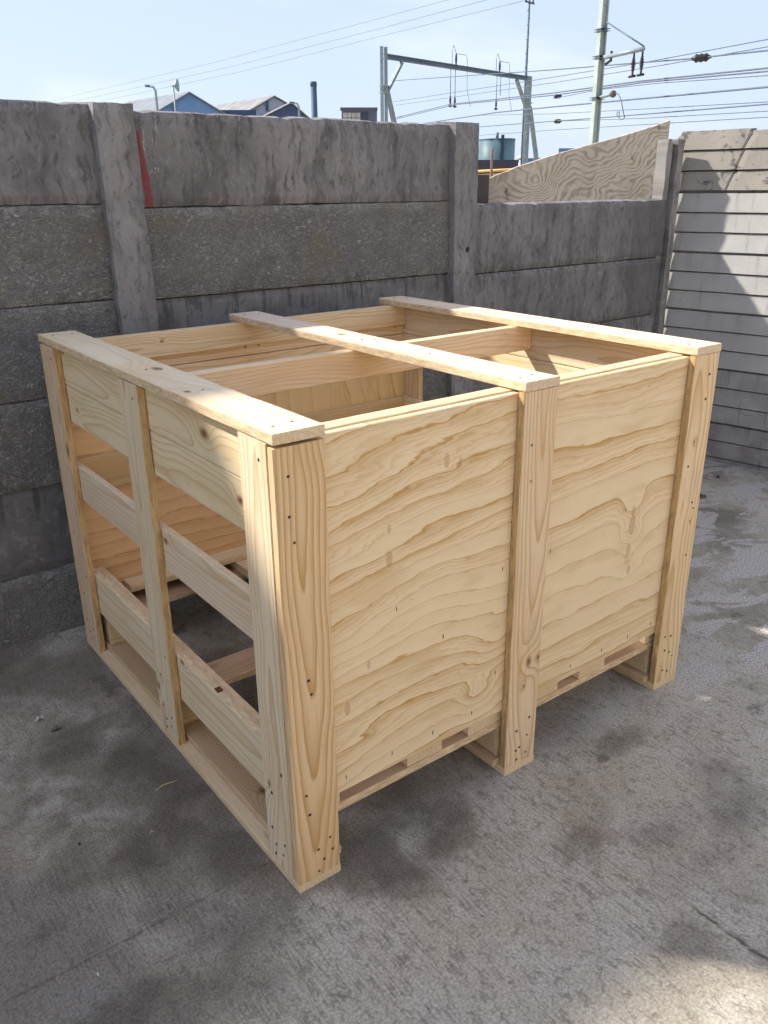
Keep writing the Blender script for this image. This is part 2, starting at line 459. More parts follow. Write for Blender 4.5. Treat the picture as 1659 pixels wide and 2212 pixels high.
def wall_post(xc, w_, ztop, seed, hole=None, lean=0.0):
    m_ = concrete(seed, 'streak', base=(.265, .253, .245), dark=(.14, .132, .128), hh=.9)
    o = rough_slab('post', xc-w_/2, xc+w_/2, -.06, ztop, WY-.036, .13, seed, m_, bw, chip=.008, dx=.012)
    wallpart(o)
    for v in o.data.vertices: v.co.x += (v.co.z)*lean
    if hole:
        bm = bmesh.new(); bmesh.ops.create_cone(bm, cap_ends=True, segments=20, radius1=.0125, radius2=.0125, depth=.12)
        me = bpy.data.meshes.new('cut'); bm.to_mesh(me); bm.free()
        c = bpy.data.objects.new('cut', me); COL.objects.link(c)
        c.rotation_euler = (math.pi/2, 0, 0); c.location = (hole[0], WY-.04, hole[1])
        md = o.modifiers.new('hole', 'BOOLEAN'); md.object = c; md.operation = 'DIFFERENCE'; md.solver = 'EXACT'
        bpy.context.view_layer.update()
        dg = bpy.context.evaluated_depsgraph_get()
        nm = bpy.data.meshes.new_from_object(o.evaluated_get(dg)); o.modifiers.clear(); o.data = nm; nm.name = 'post'
        bpy.data.objects.remove(c)
    return o
wall_post(.372, .128, 1.741, 301, lean=-.012)
wall_post(1.862, .130, 1.732, 302, hole=(1.868, 1.232), lean=-.008)
wall_post(-1.205, .128, 1.741, 303)

# corner post: H section, slots for both walls
def corner_post():
    m_ = concrete(404, 'smooth', base=(.29, .272, .25), dark=(.17, .16, .15), pale=(.38, .36, .335))
    prof = [(0, 0), (.042, 0), (.042, .042), (.062, .042), (.062, -.020), (.108, -.024), (.108, .075), (.062, .075), (.062, .060), (.042, .060), (.042, .066), (0, .066)]
    V, F = [], []; n = 56; k = len(prof)
    for i in range(n+1):
        z = -.06 + (1.705+.06)*i/n
        for j, (a, b) in enumerate(prof):
            c = .006 if i < n else .012
            V.append((a+mnoise.noise(Vector((z*9, j, 3)))*c, b+mnoise.noise(Vector((z*9, j, 8)))*c, z + (mnoise.noise(Vector((a*40, b*40, 2)))*.012 if i == n else 0)))
    for i in range(n):
        for j in range(k):
            a, b = i*k+j, i*k+(j+1) % k
            F.append((a, b, b+k, a+k))
    F.append(tuple(range(k))); F.append(tuple(n*k+j for j in range(k)))
    return link('concrete_post', mesh('concrete_post', V, F), m_, None, (3.302, 1.562, 0))
tag(corner_post(), 'grey slotted concrete corner post where the dark and pale walls meet', 'post')

# right wall: pale precast panels, each cast with three horizontal ribs
RA = math.radians(-79.0)
rw = thing('ribbed_wall', 'pale ribbed precast concrete panel wall on the right of the yard', 'wall', (3.470, 1.597, 0), RA)
def ribbed_material(seed, base, top=False, dirt=0.0):
    t = T('ribbed_concrete_%d' % seed, .88, .2)
    P = t.coord(); x, y, z = t.sep(P); o = seed*3.3
    Q = t.vec(x+o, y, z)
    big = t.noise(Q, 3, 4, .55); fine = t.noise(Q, 120, 3, .6); mid = t.noise(Q, 11, 4, .6)
    col = t.mix(t.smooth(big, .3, .7), tuple(b*.88 for b in base), tuple(b*1.08 for b in base))
    col = t.mix(t.smooth(mid, .55, .72)*.25, col, tuple(b*.66 for b in base))
    st = t.noise(t.vec(x*22+o, 0, z*2.2), 1, 3, .6)
    col = t.mix(t.smooth(st, .57, .70)*(.40+dirt*.5), col, tuple(b*.45 for b in base))
    pt = t.voro(Q, 60, 'F1')
    col = t.mix(t.smooth(pt, .06, .13, 1, 0)*t.smooth(mid, .48, .6)*.6, col, tuple(b*.35 for b in base))
    if top:
        mo = t.noise(t.vec(x*1.0+o, 0, z*1.3), 9, 5, .68, .6)
        col = t.mix(t.smooth(mo, .56, .64)*.8, col, (.085, .083, .082))
        mo2 = t.noise(t.vec(x*1.0+o+5, 0, z*1.3), 24, 4, .7, .4)
        col = t.mix(t.smooth(mo2, .6, .68)*.55, col, (.10, .105, .10))
    if dirt:
        mo = t.noise(Q, 6, 5, .65, .4)
        col = t.mix(t.smooth(mo, .40, .60)*dirt, col, (.17, .155, .15))
    hair = t.voro(t.vec(x+(mid-.5)*.06, 0, z*.55+(big-.5)*.2), 4.5, 'DISTANCE_TO_EDGE')
    col = t.mix(t.smooth(hair, .001, .006, 1, 0)*t.smooth(big, .5, .6)*.55, col, (.07, .068, .066))
    t.color(col); t.bump(fine, .0012, .7)
    return t.mat
def rib(z):                                        # z within one panel (0..0.303): how far the face stands out
    q = (z % .101)/.101
    if q < .055: return -.016
    if q < .08: return -.016 + .028*((q-.055)/.025)
    return .012 - .008*(q-.08)/.92
def ribbed(name, s0, s1, z0, h, seed, mat, cut0=None, cut1=None, chip=None):
    zs = []
    for k in range(3):
        for q in (.0, .030, .054, .081, .2, .45, .7, .86, .999): zs.append((k+q)*h/3)
    zs[-1] = h
    n = 40; V, F = [], []
    NZ = len(zs)
    for side in (0, 1):
        for i in range(n+1):
            for j, z in enumerate(zs):
                a = cut0(z) if cut0 else s0
                b = cut1(z) if cut1 else s1
                s = a+(b-a)*i/n
                zz = z
                if chip: zz = min(z, chip(s)) if side == 0 or True else z
                zz += mnoise.noise(Vector((s*5, z*30, seed)))*.0016
                d = -(rib(z*.303/h) + mnoise.noise(Vector((s*8, z*8, seed)))*.0018)
                if i in (0, n): d += .004
                V.append((s, d if side == 0 else .04, zz + (0 if side == 0 else (.012 if j == NZ-1 and not chip else (-.012 if j == 0 else 0)))))
    def id(s, i, j): return (s*(n+1)+i)*NZ+j
    for i in range(n):
        for j in range(NZ-1):
            F.append((id(0, i, j), id(0, i+1, j), id(0, i+1, j+1), id(0, i, j+1)))
            F.append((id(1, i, j), id(1, i, j+1), id(1, i+1, j+1), id(1, i+1, j)))
        for j in (0, NZ-1): F.append((id(0, i, j), id(0, i+1, j), id(1, i+1, j), id(1, i, j)))
    for j in range(NZ-1):
        for i in (0, n): F.append((id(0, i, j), id(0, i, j+1), id(1, i, j+1), id(1, i, j)))
    return link(name, mesh(name, V, F), mat, rw, (0, 0, z0))
PALE = (.40, .39, .37)
RZ = [-.075, .225, .530, .835, 1.141, 1.446]
for k in range(5):
    base = [(.32, .305, .29), (.37, .358, .34), (.42, .407, .385), (.445, .43, .40), (.45, .437, .405)][k]
    ribbed('panel', -.075, 1.50, RZ[k], RZ[k+1]-RZ[k]-.006, 10+k, ribbed_material(10+k, base, dirt=[.6, .3, .0, 0, 0][k]))
    ribbed('panel', 1.63, 3.10, RZ[k], RZ[k+1]-RZ[k]-.006, 40+k, ribbed_material(40+k, base, dirt=[.7, .4, .1, 0, 0][k]))
mt = ribbed_material(20, (.335, .305, .262), top=True)
def crk(z): return .265 + .105*(z/.30) + mnoise.noise(Vector((z*16, 1, 5)))*.018 + mnoise.noise(Vector((z*55, 1, 5)))*.006
ribbed('panel', -.075, 1.5, 1.448, .297, 20, mt, cut1=crk, chip=lambda s: max(.225, min(.297, .225+(s+.055)*1.25)) + mnoise.noise(Vector((s*40, 2, 2)))*.006*(s < .02))
ribbed('panel', .004, 1.5, 1.448, .297, 21, mt, cut0=lambda z: crk(z)+.0035, chip=lambda s: .290+mnoise.noise(Vector((s*9, 5, 2)))*.005)
ribbed('panel', 1.63, 3.10, 1.448, .297, 22, mt)
pm = concrete(431, 'smooth', base=(.27, .26, .245))
o = rough_slab('post', 1.50, 1.63, -.06, 1.75, -.03, .11, 77, pm, rw, chip=.006, dx=.02)

# weathered plywood sheet standing on the low part of the wall
def weathered_ply():
    t = T('weathered_plywood', .9, .15)
    x, y, z = t.sep(t.coord())
    x, z = x*.74, z*.74-.95
    s = t.vec(x, 0, z)
    v = z*.95 + x*-.30 + (t.noise(t.vec(x*1.0+1.5, 0, z*1.2), 2.6, 1, .5)-.5)*.60 + (t.noise(t.vec(x*1.0+3, 0, z*1.9), 7.0, 1.5, .5)-.5)*.15 + (t.noise(s, 26, 2)-.5)*.014
    ring = t.m('FRACT', v*28)
    band = t.smooth(ring, .25, .62)*t.smooth(ring, .80, 1.0, 1, 0)
    fib = t.noise(t.vec(x*30, 0, z*330), 1, 3, .6)
    blot = t.noise(s, 4, 4, .6)
    col = t.mix(band*t.smooth(t.noise(t.vec(x*3, 0, z*7), 3, 3, .6), .30, .62, .25, 1.0), (.61, .53, .41), (.37, .30, .215))
    col = t.mix(t.smooth(blot, .45, .7)*.38, col, (.34, .285, .21))
    lc = t.smooth(x+(blot-.5)*.6, -.60, -.28, 1, 0)
    col = t.mix(lc*.65, col, (.24, .205, .16))
    bl = t.smooth(t.noise(s, 13, 3), .66, .72)
    col = t.mix(bl*.7, col, (.12, .095, .06))
    col = t.mix(t.smooth(fib, .5, .75)*.3, col, (.2, .17, .13))
    t.color(col); t.bump(fib, .0015, .8)
    return t.mat
top = [(2.765, 1.330), (2.855, 1.440), (2.963, 1.523), (3.24, 1.597), (3.52, 1.659), (3.80, 1.713), (4.08, 1.764), (4.36, 1.820), (4.57, 1.864), (4.70, 1.897)]
bot = [(x, 0.0) for x, z in top]
PX, PY, PZ = 3.72, 2.55, 0.0
V, F = [], []
def dense(pts, n=6):
    r = []
    for a, b in zip(pts, pts[1:]):
        for i in range(n):
            r.append((a[0]+(b[0]-a[0])*i/n, a[1]+(b[1]-a[1])*i/n))
    return r+[pts[-1]]
tp = dense(top); bt = dense(bot)
for d in (0, .018):
    for (a, b), (e, f) in zip(tp, bt):
        V += [(a-PX, d, b-PZ+mnoise.noise(Vector((a*30, 3, 1)))*.003), (e-PX, d, f-PZ)]
n = len(tp)
for s in (0, 1):
    for i in range(n-1): q = s*2*n+2*i; F.append((q, q+1, q+3, q+2))
for i in range(n-1):
    F.append((2*i, 2*i+2, 2*n+2*i+2, 2*n+2*i)); F.append((2*i+1, 2*i+3, 2*n+2*i+3, 2*n+2*i+1))
for i in (0, n-1): F.append((2*i, 2*i+1, 2*n+2*i+1, 2*n+2*i))
tag(link('plywood_offcut', mesh('plywood_offcut', V, F), weathered_ply(), None, (PX, PY, PZ)),
    'weathered grey plywood offcut with swirling grain standing beyond the low wall', 'plywood sheet')

# ------------------------------------------------------------------ the crate
crate = thing('wooden_crate', 'large open pine crate with plywood sides standing on the concrete yard', 'crate', (0, 0, 0))
L_, W_, H_ = 1.425, 1.413, 1.081
p, t_, m0 = .114, .022, .651
zt = H_-t_
POSTX = [(0, p), (m0, m0+p), (L_-p, L_)]
# base
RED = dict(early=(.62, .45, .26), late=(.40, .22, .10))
sdw = 500
for k, (a, b) in enumerate(POSTX):
    sdw += 3
    board('runner', (a, b), (0.0, W_), (0, t_), 'yxz', wood(sdw, 'yxz', sawn=.6), crate)
    la, lb = [(.030, .134), (m0-.020, m0+.088), (L_-.134, L_-.024)][k]
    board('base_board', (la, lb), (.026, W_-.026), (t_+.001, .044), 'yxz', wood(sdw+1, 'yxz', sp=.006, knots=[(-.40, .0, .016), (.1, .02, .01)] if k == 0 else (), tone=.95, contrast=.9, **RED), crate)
    for (c, d) in ((.034, .150), (.690-.0, .806), (1.330-.07, 1.330+.045)):
        if k: c, d = (c, d)
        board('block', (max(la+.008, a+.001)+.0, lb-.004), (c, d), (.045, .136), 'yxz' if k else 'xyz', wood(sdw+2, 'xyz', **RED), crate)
    if k:
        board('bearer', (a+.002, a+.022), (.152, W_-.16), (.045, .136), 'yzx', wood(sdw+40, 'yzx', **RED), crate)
for k, (c, d) in enumerate(((.034, .148), (.668, .784), (1.265, 1.379))):
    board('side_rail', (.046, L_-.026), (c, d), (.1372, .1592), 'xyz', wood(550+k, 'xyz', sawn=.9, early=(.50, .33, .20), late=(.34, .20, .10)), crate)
for k, (a, b) in enumerate(((.050, .141), (.343, .456), (.545, .660), (.780, .889), (.978, 1.092), (1.290, 1.382))):
    board('deck_board', (a, b), (.035+.002*(k % 2), 1.378), (.160, .1965), 'yxz', wood(560+k, 'yxz', sawn=.1), crate)

board('deck_board', (1.118, 1.262), (.20, 1.376), (.160, .1955), 'yxz', wood(571, 'yxz', **RED), crate)  # unseen set-back board, added to stop sun leaking through the deck gap
board('deck_board', (.905, .965), (.20, 1.376), (.160, .1955), 'yxz', wood(572, 'yxz', **RED), crate)  # unseen filler board, also added against sun leaking under the crate
# plywood sides
board('side_panel', (.023, .700), (.0225, .0425), (.200, 1.053), 'xzy', plywood(611, 'xzy', slant=-.05, freq=24, knots=[(.26, -.20, .07, .07), (.20, -.33, .05, .08), (-.25, .10, .12, .02)], spots=[(-.08, .12, .009), (.08, .31, .008), (.12, .30, .005), (-.20, -.21, .008), (-.08, .19, .005), (-.31, -.27, .008), (-.14, -.12, .005)]), crate, jit=.0004)
board('side_panel', (.702, L_-.023), (.0225, .0425), (.198, 1.053), 'xzy', plywood(634, 'xzy', slant=-.03, freq=15, wob=.14, knots=[(.085, -.15, .045, .07), (.085, -.05, .05, .10), (.08, .05, .04, .07)], spots=[(.085, -.02, .014), (.08, -.10, .011), (.085, .02, .008), (.09, -.16, .007)]), crate, jit=.0004)
board('side_panel', (.023, .700), (1.3705, 1.390), (.200, 1.053), 'xzy', plywood(652, 'xzy', slant=.05, freq=20, early=(.80, .53, .29), late=(.52, .28, .095)), crate, jit=.0004)
board('side_panel', (.702, L_-.023), (1.3705, 1.390), (.200, 1.053), 'xzy', plywood(663, 'zxy', slant=.1, freq=14, early=(.78, .575, .30), late=(.56, .345, .13)), crate, jit=.0004)
# inner boards on the plywood
board('top_rail', (.045, L_-.045), (.044, .088), (.945, 1.0565), 'xzy', wood(621, 'xzy', early=(.74, .58, .37)), crate)
board('inner_slat', (.045, L_-.045), (.0435, .066), (.570, .686), 'xzy', wood(622, 'xzy'), crate)
board('top_rail', (.045, L_-.046), (1.334, 1.369), (.980, 1.058), 'xzy', wood(623, 'xzy', sp=.007, pith=(.01, .05), taper=.01, knots=[(-.35, .01, .006)], late=(.50, .31, .15)), crate)
board('inner_slat', (.044, L_-.044), (1.356, 1.3698), (.828, .9405), 'xzy', wood(624, 'xzy'), crate)
board('inner_slat', (.044, L_-.044), (1.3565, 1.3696), (.9425, 1.052), 'xzy', wood(625, 'xzy'), crate)
board('inner_slat', (.044, L_-.044), (1.348, 1.3698), (.570, .686), 'xzy', wood(626, 'xzy', early=(.70, .53, .31)), crate)
board('inner_slat', (.142, L_-.046), (1.300, 1.3695), (.1975, .2225), 'xyz', wood(627, 'xyz'), crate)
board('joist', (.045, L_-.045), (.664, .700), (.976, 1.0585), 'xzy', wood(628, 'xzy', sp=.010, pith=(.05, .045), taper=.05, contrast=.7), crate)
# near and far ends: horizontal planks fixed inside the posts
def end_planks(xa, xb, s, far=False):
    pk = lambda *a: [] if far else list(a)
    board('plank', (xa, xb), (.030, 1.384), (.9455, 1.0575), 'yzx', wood(s+1, 'yzx', sp=.010, pith=(.02, .06), knots=pk((-.375, .003, .019), (.555, .045, .012)), early=(.81, .66, .43)), crate)
    board('plank', (xa+.0012, xb), (.028, 1.386), (.828, .9435), 'yzx', wood(s+2, 'yzx', sp=.010, knots=pk((-.52, .008, .015), (.50, -.005, .010)), early=(.81, .66, .43)), crate)
    board('slat', (xa, xb), (.028, 1.385), (.570, .685), 'yzx', wood(s+3, 'yzx', sp=.012, knots=pk((-.085, .028, .013)), early=(.79, .66, .43), sawn=.5), crate)
    board('slat', (xa+.0008, xb), (.031, 1.383), (.165, .311), 'yzx', wood(s+4, 'yzx', sp=.011, knots=pk((-.10, .066, .012)), early=(.78, .65, .42), sawn=.8), crate, jit=.002)
end_planks(.0225, .044, 700)
end_planks(L_-.044, L_-.0225, 720, far=True)
for z0_, z1_ in ((.313, .438), (.442, .567)):  # unseen lower slats, added to keep sun from passing out through the far end
    board('slat', (L_-.044, L_-.0225), (.029, 1.384), (z0_, z1_), 'yzx', wood(730+int(z0_*10), 'yzx'), crate)
board('slat', (.0455, .078), (.045, 1.36), (.198, .296), 'yzx', wood(715, 'yzx', sawn=.6), crate, jit=.0015)
# end posts
for s_, (xa, xb) in ((740, (0, .0215)), (760, (L_-.0215, L_))):
    for k, (a, b) in enumerate(((.0235, .133), (.641, .755), (1.279, 1.389))):
        board('post', (xa, xb), (a, b), (t_+.0005, zt-.002), 'zyx', wood(s_+k, 'zyx', sp=.010,
              pith=[(.01, .05), (-.02, .06), (.03, .05)][k], taper=[.02, -.02, .03][k],
              knots=[[(-.30, .03, .010)], [(-.37, .045, .012)], [(.20, -.05, .02), (-.1, .03, .008)]][k] if s_ == 740 else (),
              early=[(.81, .675, .43), (.79, .65, .41), (.76, .58, .37)][k], late=(.50, .30, .13), side='brown'), crate)
# side posts
SP = []
for s_, (ya, yb) in ((780, (0, .0215)), (790, (W_-.0215, W_))):
    for k, (a, b) in enumerate(POSTX):
        front = s_ == 780
        kn = [[], [(-.205, .012, .015), (-.205, .047, .010), (-.275, -.002, .007), (.30, -.02, .004)], [(.27, -.012, .006), (.02, .02, .005)]][k] if front else []
        SP.append(board('post', (a+.0008, b-.0008), (ya, yb), (t_+.0005, zt-(.007 if k == 0 else .0015)), 'zxy',
              wood(s_+k, 'zxy', sp=[.0125, .011, .013][k], pith=[(.004, .034), (-.012, .05), (.03, .06)][k], taper=[-.058, -.05, .03][k], knots=kn,
                   early=[(.79, .565, .315), (.83, .635, .395), (.83, .64, .39)][k], late=(.48, .265, .085), side='brown' if k else None, contrast=[.80, .7, .7][k], pw=[2.3, 3.2, 3.2][k]), crate))
# top planks
for k, (a, b) in enumerate(POSTX):
    kn = [[(-.022, .018, .020), (-.30, -.03, .011)], [(.10, .0, .016)], [(.30, -.01, .006)]][k]
    board('top_plank', (a+.0005, b-.0005), (-.0015, W_+.004), (zt, H_), 'yxz', wood(800+k, 'yxz', sp=.013, pith=[(.02, .07), (-.02, .06), (.0, .08)][k], knots=kn,
          early=(.83, .665, .49), late=(.58, .38, .22), sawn=.85, contrast=.5), crate, jit=.0012)

# screws and nail holes, each a dark sunk head on its own board
nail_mat = flat('nail_steel', (.075, .052, .036), .5, .4)
bm = bmesh.new(); bmesh.ops.create_cone(bm, cap_ends=True, segments=10, radius1=.0032, radius2=.0026, depth=.0012)
nail_me = bpy.data.meshes.new('nail'); bm.to_mesh(nail_me); bm.free(); nail_me.materials.append(nail_mat)
def nails(host, pts, face):
    rot = {'y': (math.pi/2, 0, 0), 'x': (0, -math.pi/2, 0), 'z': (0, 0, 0)}[face]
    for q in pts:
        o = bpy.data.objects.new('nail', nail_me); COL.objects.link(o); o.parent = host
        o.location = Vector(q)-host.location; o.rotation_euler = rot
        k_ = random.Random(q[2]*91+q[0]*37+q[1]*53).uniform(1.0, 1.55); o.scale = (k_, k_*.85, 1)
byname = {}
for o in crate.children: byname.setdefault(o.name.split('.')[0], []).append(o)
NP = [[(.030, .995), (.028, .915), (.036, .860), (.052, .545), (.057, .51), (.032, .26), (.038, .205), (.088, .115), (.056, .097), (.094, .078), (.070, .062), (.055, .035)],
      [(.032, .93), (.085, .155), (.038, .13), (.080, .10), (.040, .066), (.052, .072), (.078, .045), (.044, .035)],
      [(.075, 1.0), (.072, .93), (.075, .62), (.085, .60), (.030, .74), (.08, .45), (.028, .185), (.058, .178), (.034, .135), (.060, .12), (.078, .10), (.036, .062), (.062, .05)]]
for h, off, pts in zip(SP[:3], (0, m0, L_-p), NP):
    nails(h, [(off+a, -.0004, b) for a, b in pts], 'y')
posts = byname['post']
for h, y0 in zip(posts[:3], (.0235, .641, 1.279)):
    zz = [1.020, .30, .22, .115, .10, .075, .065, .045]
    nails(h, [(-.0004, y0+[.030, .025, .075, .085, .03, .07, .04, .075][i], z) for i, z in enumerate(zz)], 'x')
for h, x0 in zip(byname['top_plank'], (0, m0, L_-p)):
    nails(h, [(x0+a, b, H_+.0003) for a, b in ((.03, .045), (.075, .052), (.05, .69), (.08, .67), (.06, .40), (.03, 1.36), (.085, 1.35))], 'z')
for h, zz in zip(byname['inner_slat'][1:3], (.888, .972)):
    nails(h, [(x, 1.3555, zz) for x in (.675, .728, 1.345)], 'y')
bm = bmesh.new(); bmesh.ops.create_cube(bm, size=1)
for v in bm.verts: v.co = Vector((v.co.x*.0016, v.co.y*.0010, v.co.z*.011))
st_me = bpy.data.meshes.new('staple'); bm.to_mesh(st_me); bm.free(); st_me.materials.append(nail_mat)
for h, pts in zip(byname['side_panel'][:2], ([(.152, .236), (.285, .238), (.412, .240), (.542, .240), (.30, .62), (.44, .50), (.62, .33), (.63, .62)], [(.92, .232), (1.055, .234), (1.175, .234), (1.285, .24), (.80, .62), (1.10, .66)])):
    for x_, z_ in pts:
        o = bpy.data.objects.new('staple', st_me); COL.objects.link(o); o.parent = h
        o.location = Vector((x_, .0221, z_))-h.location; o.rotation_euler = (0, random.Random(x_).uniform(-.15, .15), 0)
# splintered dark notch in the top of the lower slat
nm_ = flat('bark_notch', (.14, .052, .03), .9)
bm = bmesh.new(); bmesh.ops.create_cube(bm, size=1)
for v in bm.verts: v.co = Vector((v.co.x*.016, v.co.y*.020, v.co.z*.008)) + Vector((mnoise.noise(v.co*3)*.003, mnoise.noise(v.co*3+Vector((5, 0, 0)))*.004, 0))
me = bpy.data.meshes.new('bark_notch'); bm.to_mesh(me); bm.free()
lowslat = [o for o in byname['slat']][1]
link('bark_notch', me, nm_, lowslat, Vector((.036, .415, .3105))-lowslat.location)

# ------------------------------------------------------------------ unseen shade caster added out of frame to darken the left of the yard
shed = thing('shade_shed', 'unseen corrugated shed added beyond the wall to shade the yard', 'shed', (-4.5, 3.0, 0))
sm = flat('shade_shed_sheet', (.30, .31, .32), .6, .2)
def boxmesh(name, x0, x1, y0, y1, z0, z1):
    V = [(x, y, z) for z in (z0, z1) for y in (y0, y1) for x in (x0, x1)]
    return mesh(name, V, [(0, 2, 3, 1), (4, 5, 7, 6), (0, 1, 5, 4), (2, 6, 7, 3), (0, 4, 6, 2), (1, 3, 7, 5)])
SHX, SHZ = 3.27, 3.41
V, F = [], []
nc = 80
for i in range(nc+1):
    u = -3.0+(SHX+3.0)*i/nc; d = -.015 if i % 2 else .015
    V += [(u, -.5+d, 0), (u, -.5+d, SHZ)]
for i in range(nc): F.append((2*i, 2*i+1, 2*i+3, 2*i+2))
V0 = len(V)
V += [(-3.0, 3, 0), (-3.0, 3, SHZ), (SHX, 3, 0), (SHX, 3, SHZ)]
F += [(V0, V0+2, V0+3, V0+1), (0, 1, V0+1, V0), (2*nc, V0+2, V0+3, 2*nc+1)]
link('wall', mesh('wall', V, F), sm, shed)
link('roof', boxmesh('roof', -3.1, SHX+.05, -.56, 3.1, SHZ+.002, SHZ+.05), sm, shed)

# ------------------------------------------------------------------ unseen cream building added behind the camera to bounce light into the shade
ws = thing('workshop', 'unseen cream building added behind the camera to bounce light on the crate', 'building', (1.0, -7.5, 0))
cw_ = flat('cream_render', (.66, .60, .50), .85, 0, .06, 1.5)
link('wall', boxmesh('wall', -12, 12, -6, 0, 0, 4.6), cw_, ws)
link('roof', boxmesh('roof', -12.4, 12.4, -6.4, .5, 4.602, 4.8), flat('workshop_roof', (.30, .30, .30), .7), ws)
dk_ = flat('bounce_building_glass', (.08, .10, .12), .2)
for i in range(7): link('window', boxmesh('window', -10.5+i*3.2, -8.9+i*3.2, -.02, .03, 1.2, 2.6), dk_, ws)
# ------------------------------------------------------------------ beyond the wall
def ray(px, py):
    return fwd + RGT*((px-829.5)/FPX) - UPV*((py-1106)/FPX)
def at(px, py, R):                       # the point seen there at horizontal distance R
    d = ray(px, py); return CAM + d*(R/math.hypot(d.x, d.y))
def dist_for(px, py, z):                 # how far a thing of height z stands that is seen there
    d = ray(px, py); return (z-CAM.z)*math.hypot(d.x, d.y)/d.z

def tube_mesh(name, pts, r, n=6):
    V, F = [], []
    pts = [Vector(q) for q in pts]
    for i, q in enumerate(pts):
        d = (pts[min(i+1, len(pts)-1)]-pts[max(i-1, 0)]).normalized()
        a = d.cross(Vector((0, 0, 1)) if abs(d.z) < .95 else Vector((1, 0, 0))).normalized(); b = d.cross(a)
        rr = r[i] if isinstance(r, (list, tuple)) else r
        for k in range(n):
            g = 2*math.pi*k/n; V.append(q + a*math.cos(g)*rr + b*math.sin(g)*rr)
    for i in range(len(pts)-1):
        for k in range(n): F.append((i*n+k, i*n+(k+1) % n, (i+1)*n+(k+1) % n, (i+1)*n+k))
    F.append(tuple(range(n))); F.append(tuple((len(pts)-1)*n+k for k in range(n)))
    return mesh(name, V, F, smooth=True)
def bar_mesh(name, p_, q_, w_, h_):
    """I-section bar from p_ to q_."""
    p_, q_ = Vector(p_), Vector(q_); d = (q_-p_).normalized()
    a = d.cross(Vector((0, 0, 1)) if abs(d.z) < .9 else Vector((.6, .8, 0))).normalized(); b = a.cross(d)
    k = .18
    pr = [(-.5, -.5), (.5, -.5), (.5, -.5+k), (.1, -.5+k), (.1, .5-k), (.5, .5-k), (.5, .5), (-.5, .5), (-.5, .5-k), (-.1, .5-k), (-.1, -.5+k), (-.5, -.5+k)]
    V = [c + a*(u*w_) + b*(v*h_) for c in (p_, q_) for u, v in pr]; n = len(pr)
    F = [(i, (i+1) % n, n+(i+1) % n, n+i) for i in range(n)] + [tuple(range(n)), tuple(n+i for i in range(n))]
    return mesh(name, V, F)
def child(name, me, mat, par):
    o = link(name, me, mat, par); o.location = -par.location
    return o
galv = flat('galvanised_steel', (.27, .325, .32), .55, .2, .14, 3)
galvd = flat('weathered_steel', (.125, .16, .18), .6, .2, .15, 3)
darkm = flat('dark_insulator', (.035, .032, .034), .4)
wirem = flat('copper_wire', (.13, .155, .18), .5, .3)
def ribbed_insulator(name, p_, q_, r, par):
    p_, q_ = Vector(p_), Vector(q_); n = 9
    pts, rr = [], []
    for i in range(n*2+1):
        u = i/(n*2); pts.append(p_.lerp(q_, u)); rr.append(r*(1.0 if i % 2 else .5)*(.55+.45*math.sin(math.pi*min(max(u, .05), .95))))
    return child(name, tube_mesh(name, pts, rr, 8), darkm, par)

# railway gantry
ZB = 8.2
RL, RR = dist_for(833, 121, ZB), dist_for(1143, 170, ZB)
gl, grt = at(829, 121, RL), at(1143, 170, RR)
gan = thing('railway_gantry', 'galvanised steel railway gantry with sloping beam and knee braces beyond the wall', 'gantry', (gl.x, gl.y, 0))
along = (grt-gl); along.z = 0; along.normalize(); perp = Vector((-along.y, along.x, 0))
for base_, up_ in ((gl, .45), (grt, .15)):
    for s in (-1, 1):
        q = base_ + along*(s*.17)
        child('upright', bar_mesh('upright', (q.x, q.y, 0), (q.x, q.y, ZB+up_), .19, .22), galv, gan)
child('beam', bar_mesh('beam', gl+along*.1, grt-along*.0, .22, .26), galvd, gan)
for base_, s in ((gl, 1), (grt, -1)):
    a = base_+along*s*1.55+Vector((0, 0, -.16)); b = base_+along*s*.25+Vector((0, 0, -1.75))
    for e in (-.06, .06): child('knee_brace', bar_mesh('knee_brace', a+perp*e, b+perp*e, .10, .15), galv, gan)
    c = base_+along*.20+Vector((0, 0, -1.70))
    for e in (0, .26):
        child('raking_leg', bar_mesh('raking_leg', c+along*e*.5, Vector((base_.x, base_.y, 0))+along*(2.5+e), .2, .22), galv, gan)
    g = base_+Vector((0, 0, -1.65))
    child('gusset_plate', bar_mesh('gusset_plate', g-along*.30, g+along*.36, .25, .42), galv, gan)
def beam_at(px):                          # point on the beam that is seen at this column
    lo, hi = 0., 1.
    for _ in range(40):
        mid = (lo+hi)/2; q = gl.lerp(grt, mid)-CAM
        x = 829.5+FPX*q.dot(RGT)/q.dot(fwd)
        if x < px: lo = mid
        else: hi = mid
    return gl.lerp(grt, lo)
for px, drop in ((974, 2.15), (984, 2.15), (1074, 2.05), (1082, 1.75)):
    b = beam_at(px)
    child('hanger', tube_mesh('hanger', [b, b-Vector((0, 0, drop-.5))], .022), wirem, gan)
    if px != 1082:
        ribbed_insulator('insulator', b-Vector((0, 0, drop-.55)), b-Vector((0, 0, drop)), .085, gan)
        child('clamp', tube_mesh('clamp', [b-Vector((0, 0, drop))-along*.15, b-Vector((0, 0, drop+.05)), b-Vector((0, 0, drop))+along*.15], .045), darkm, gan)
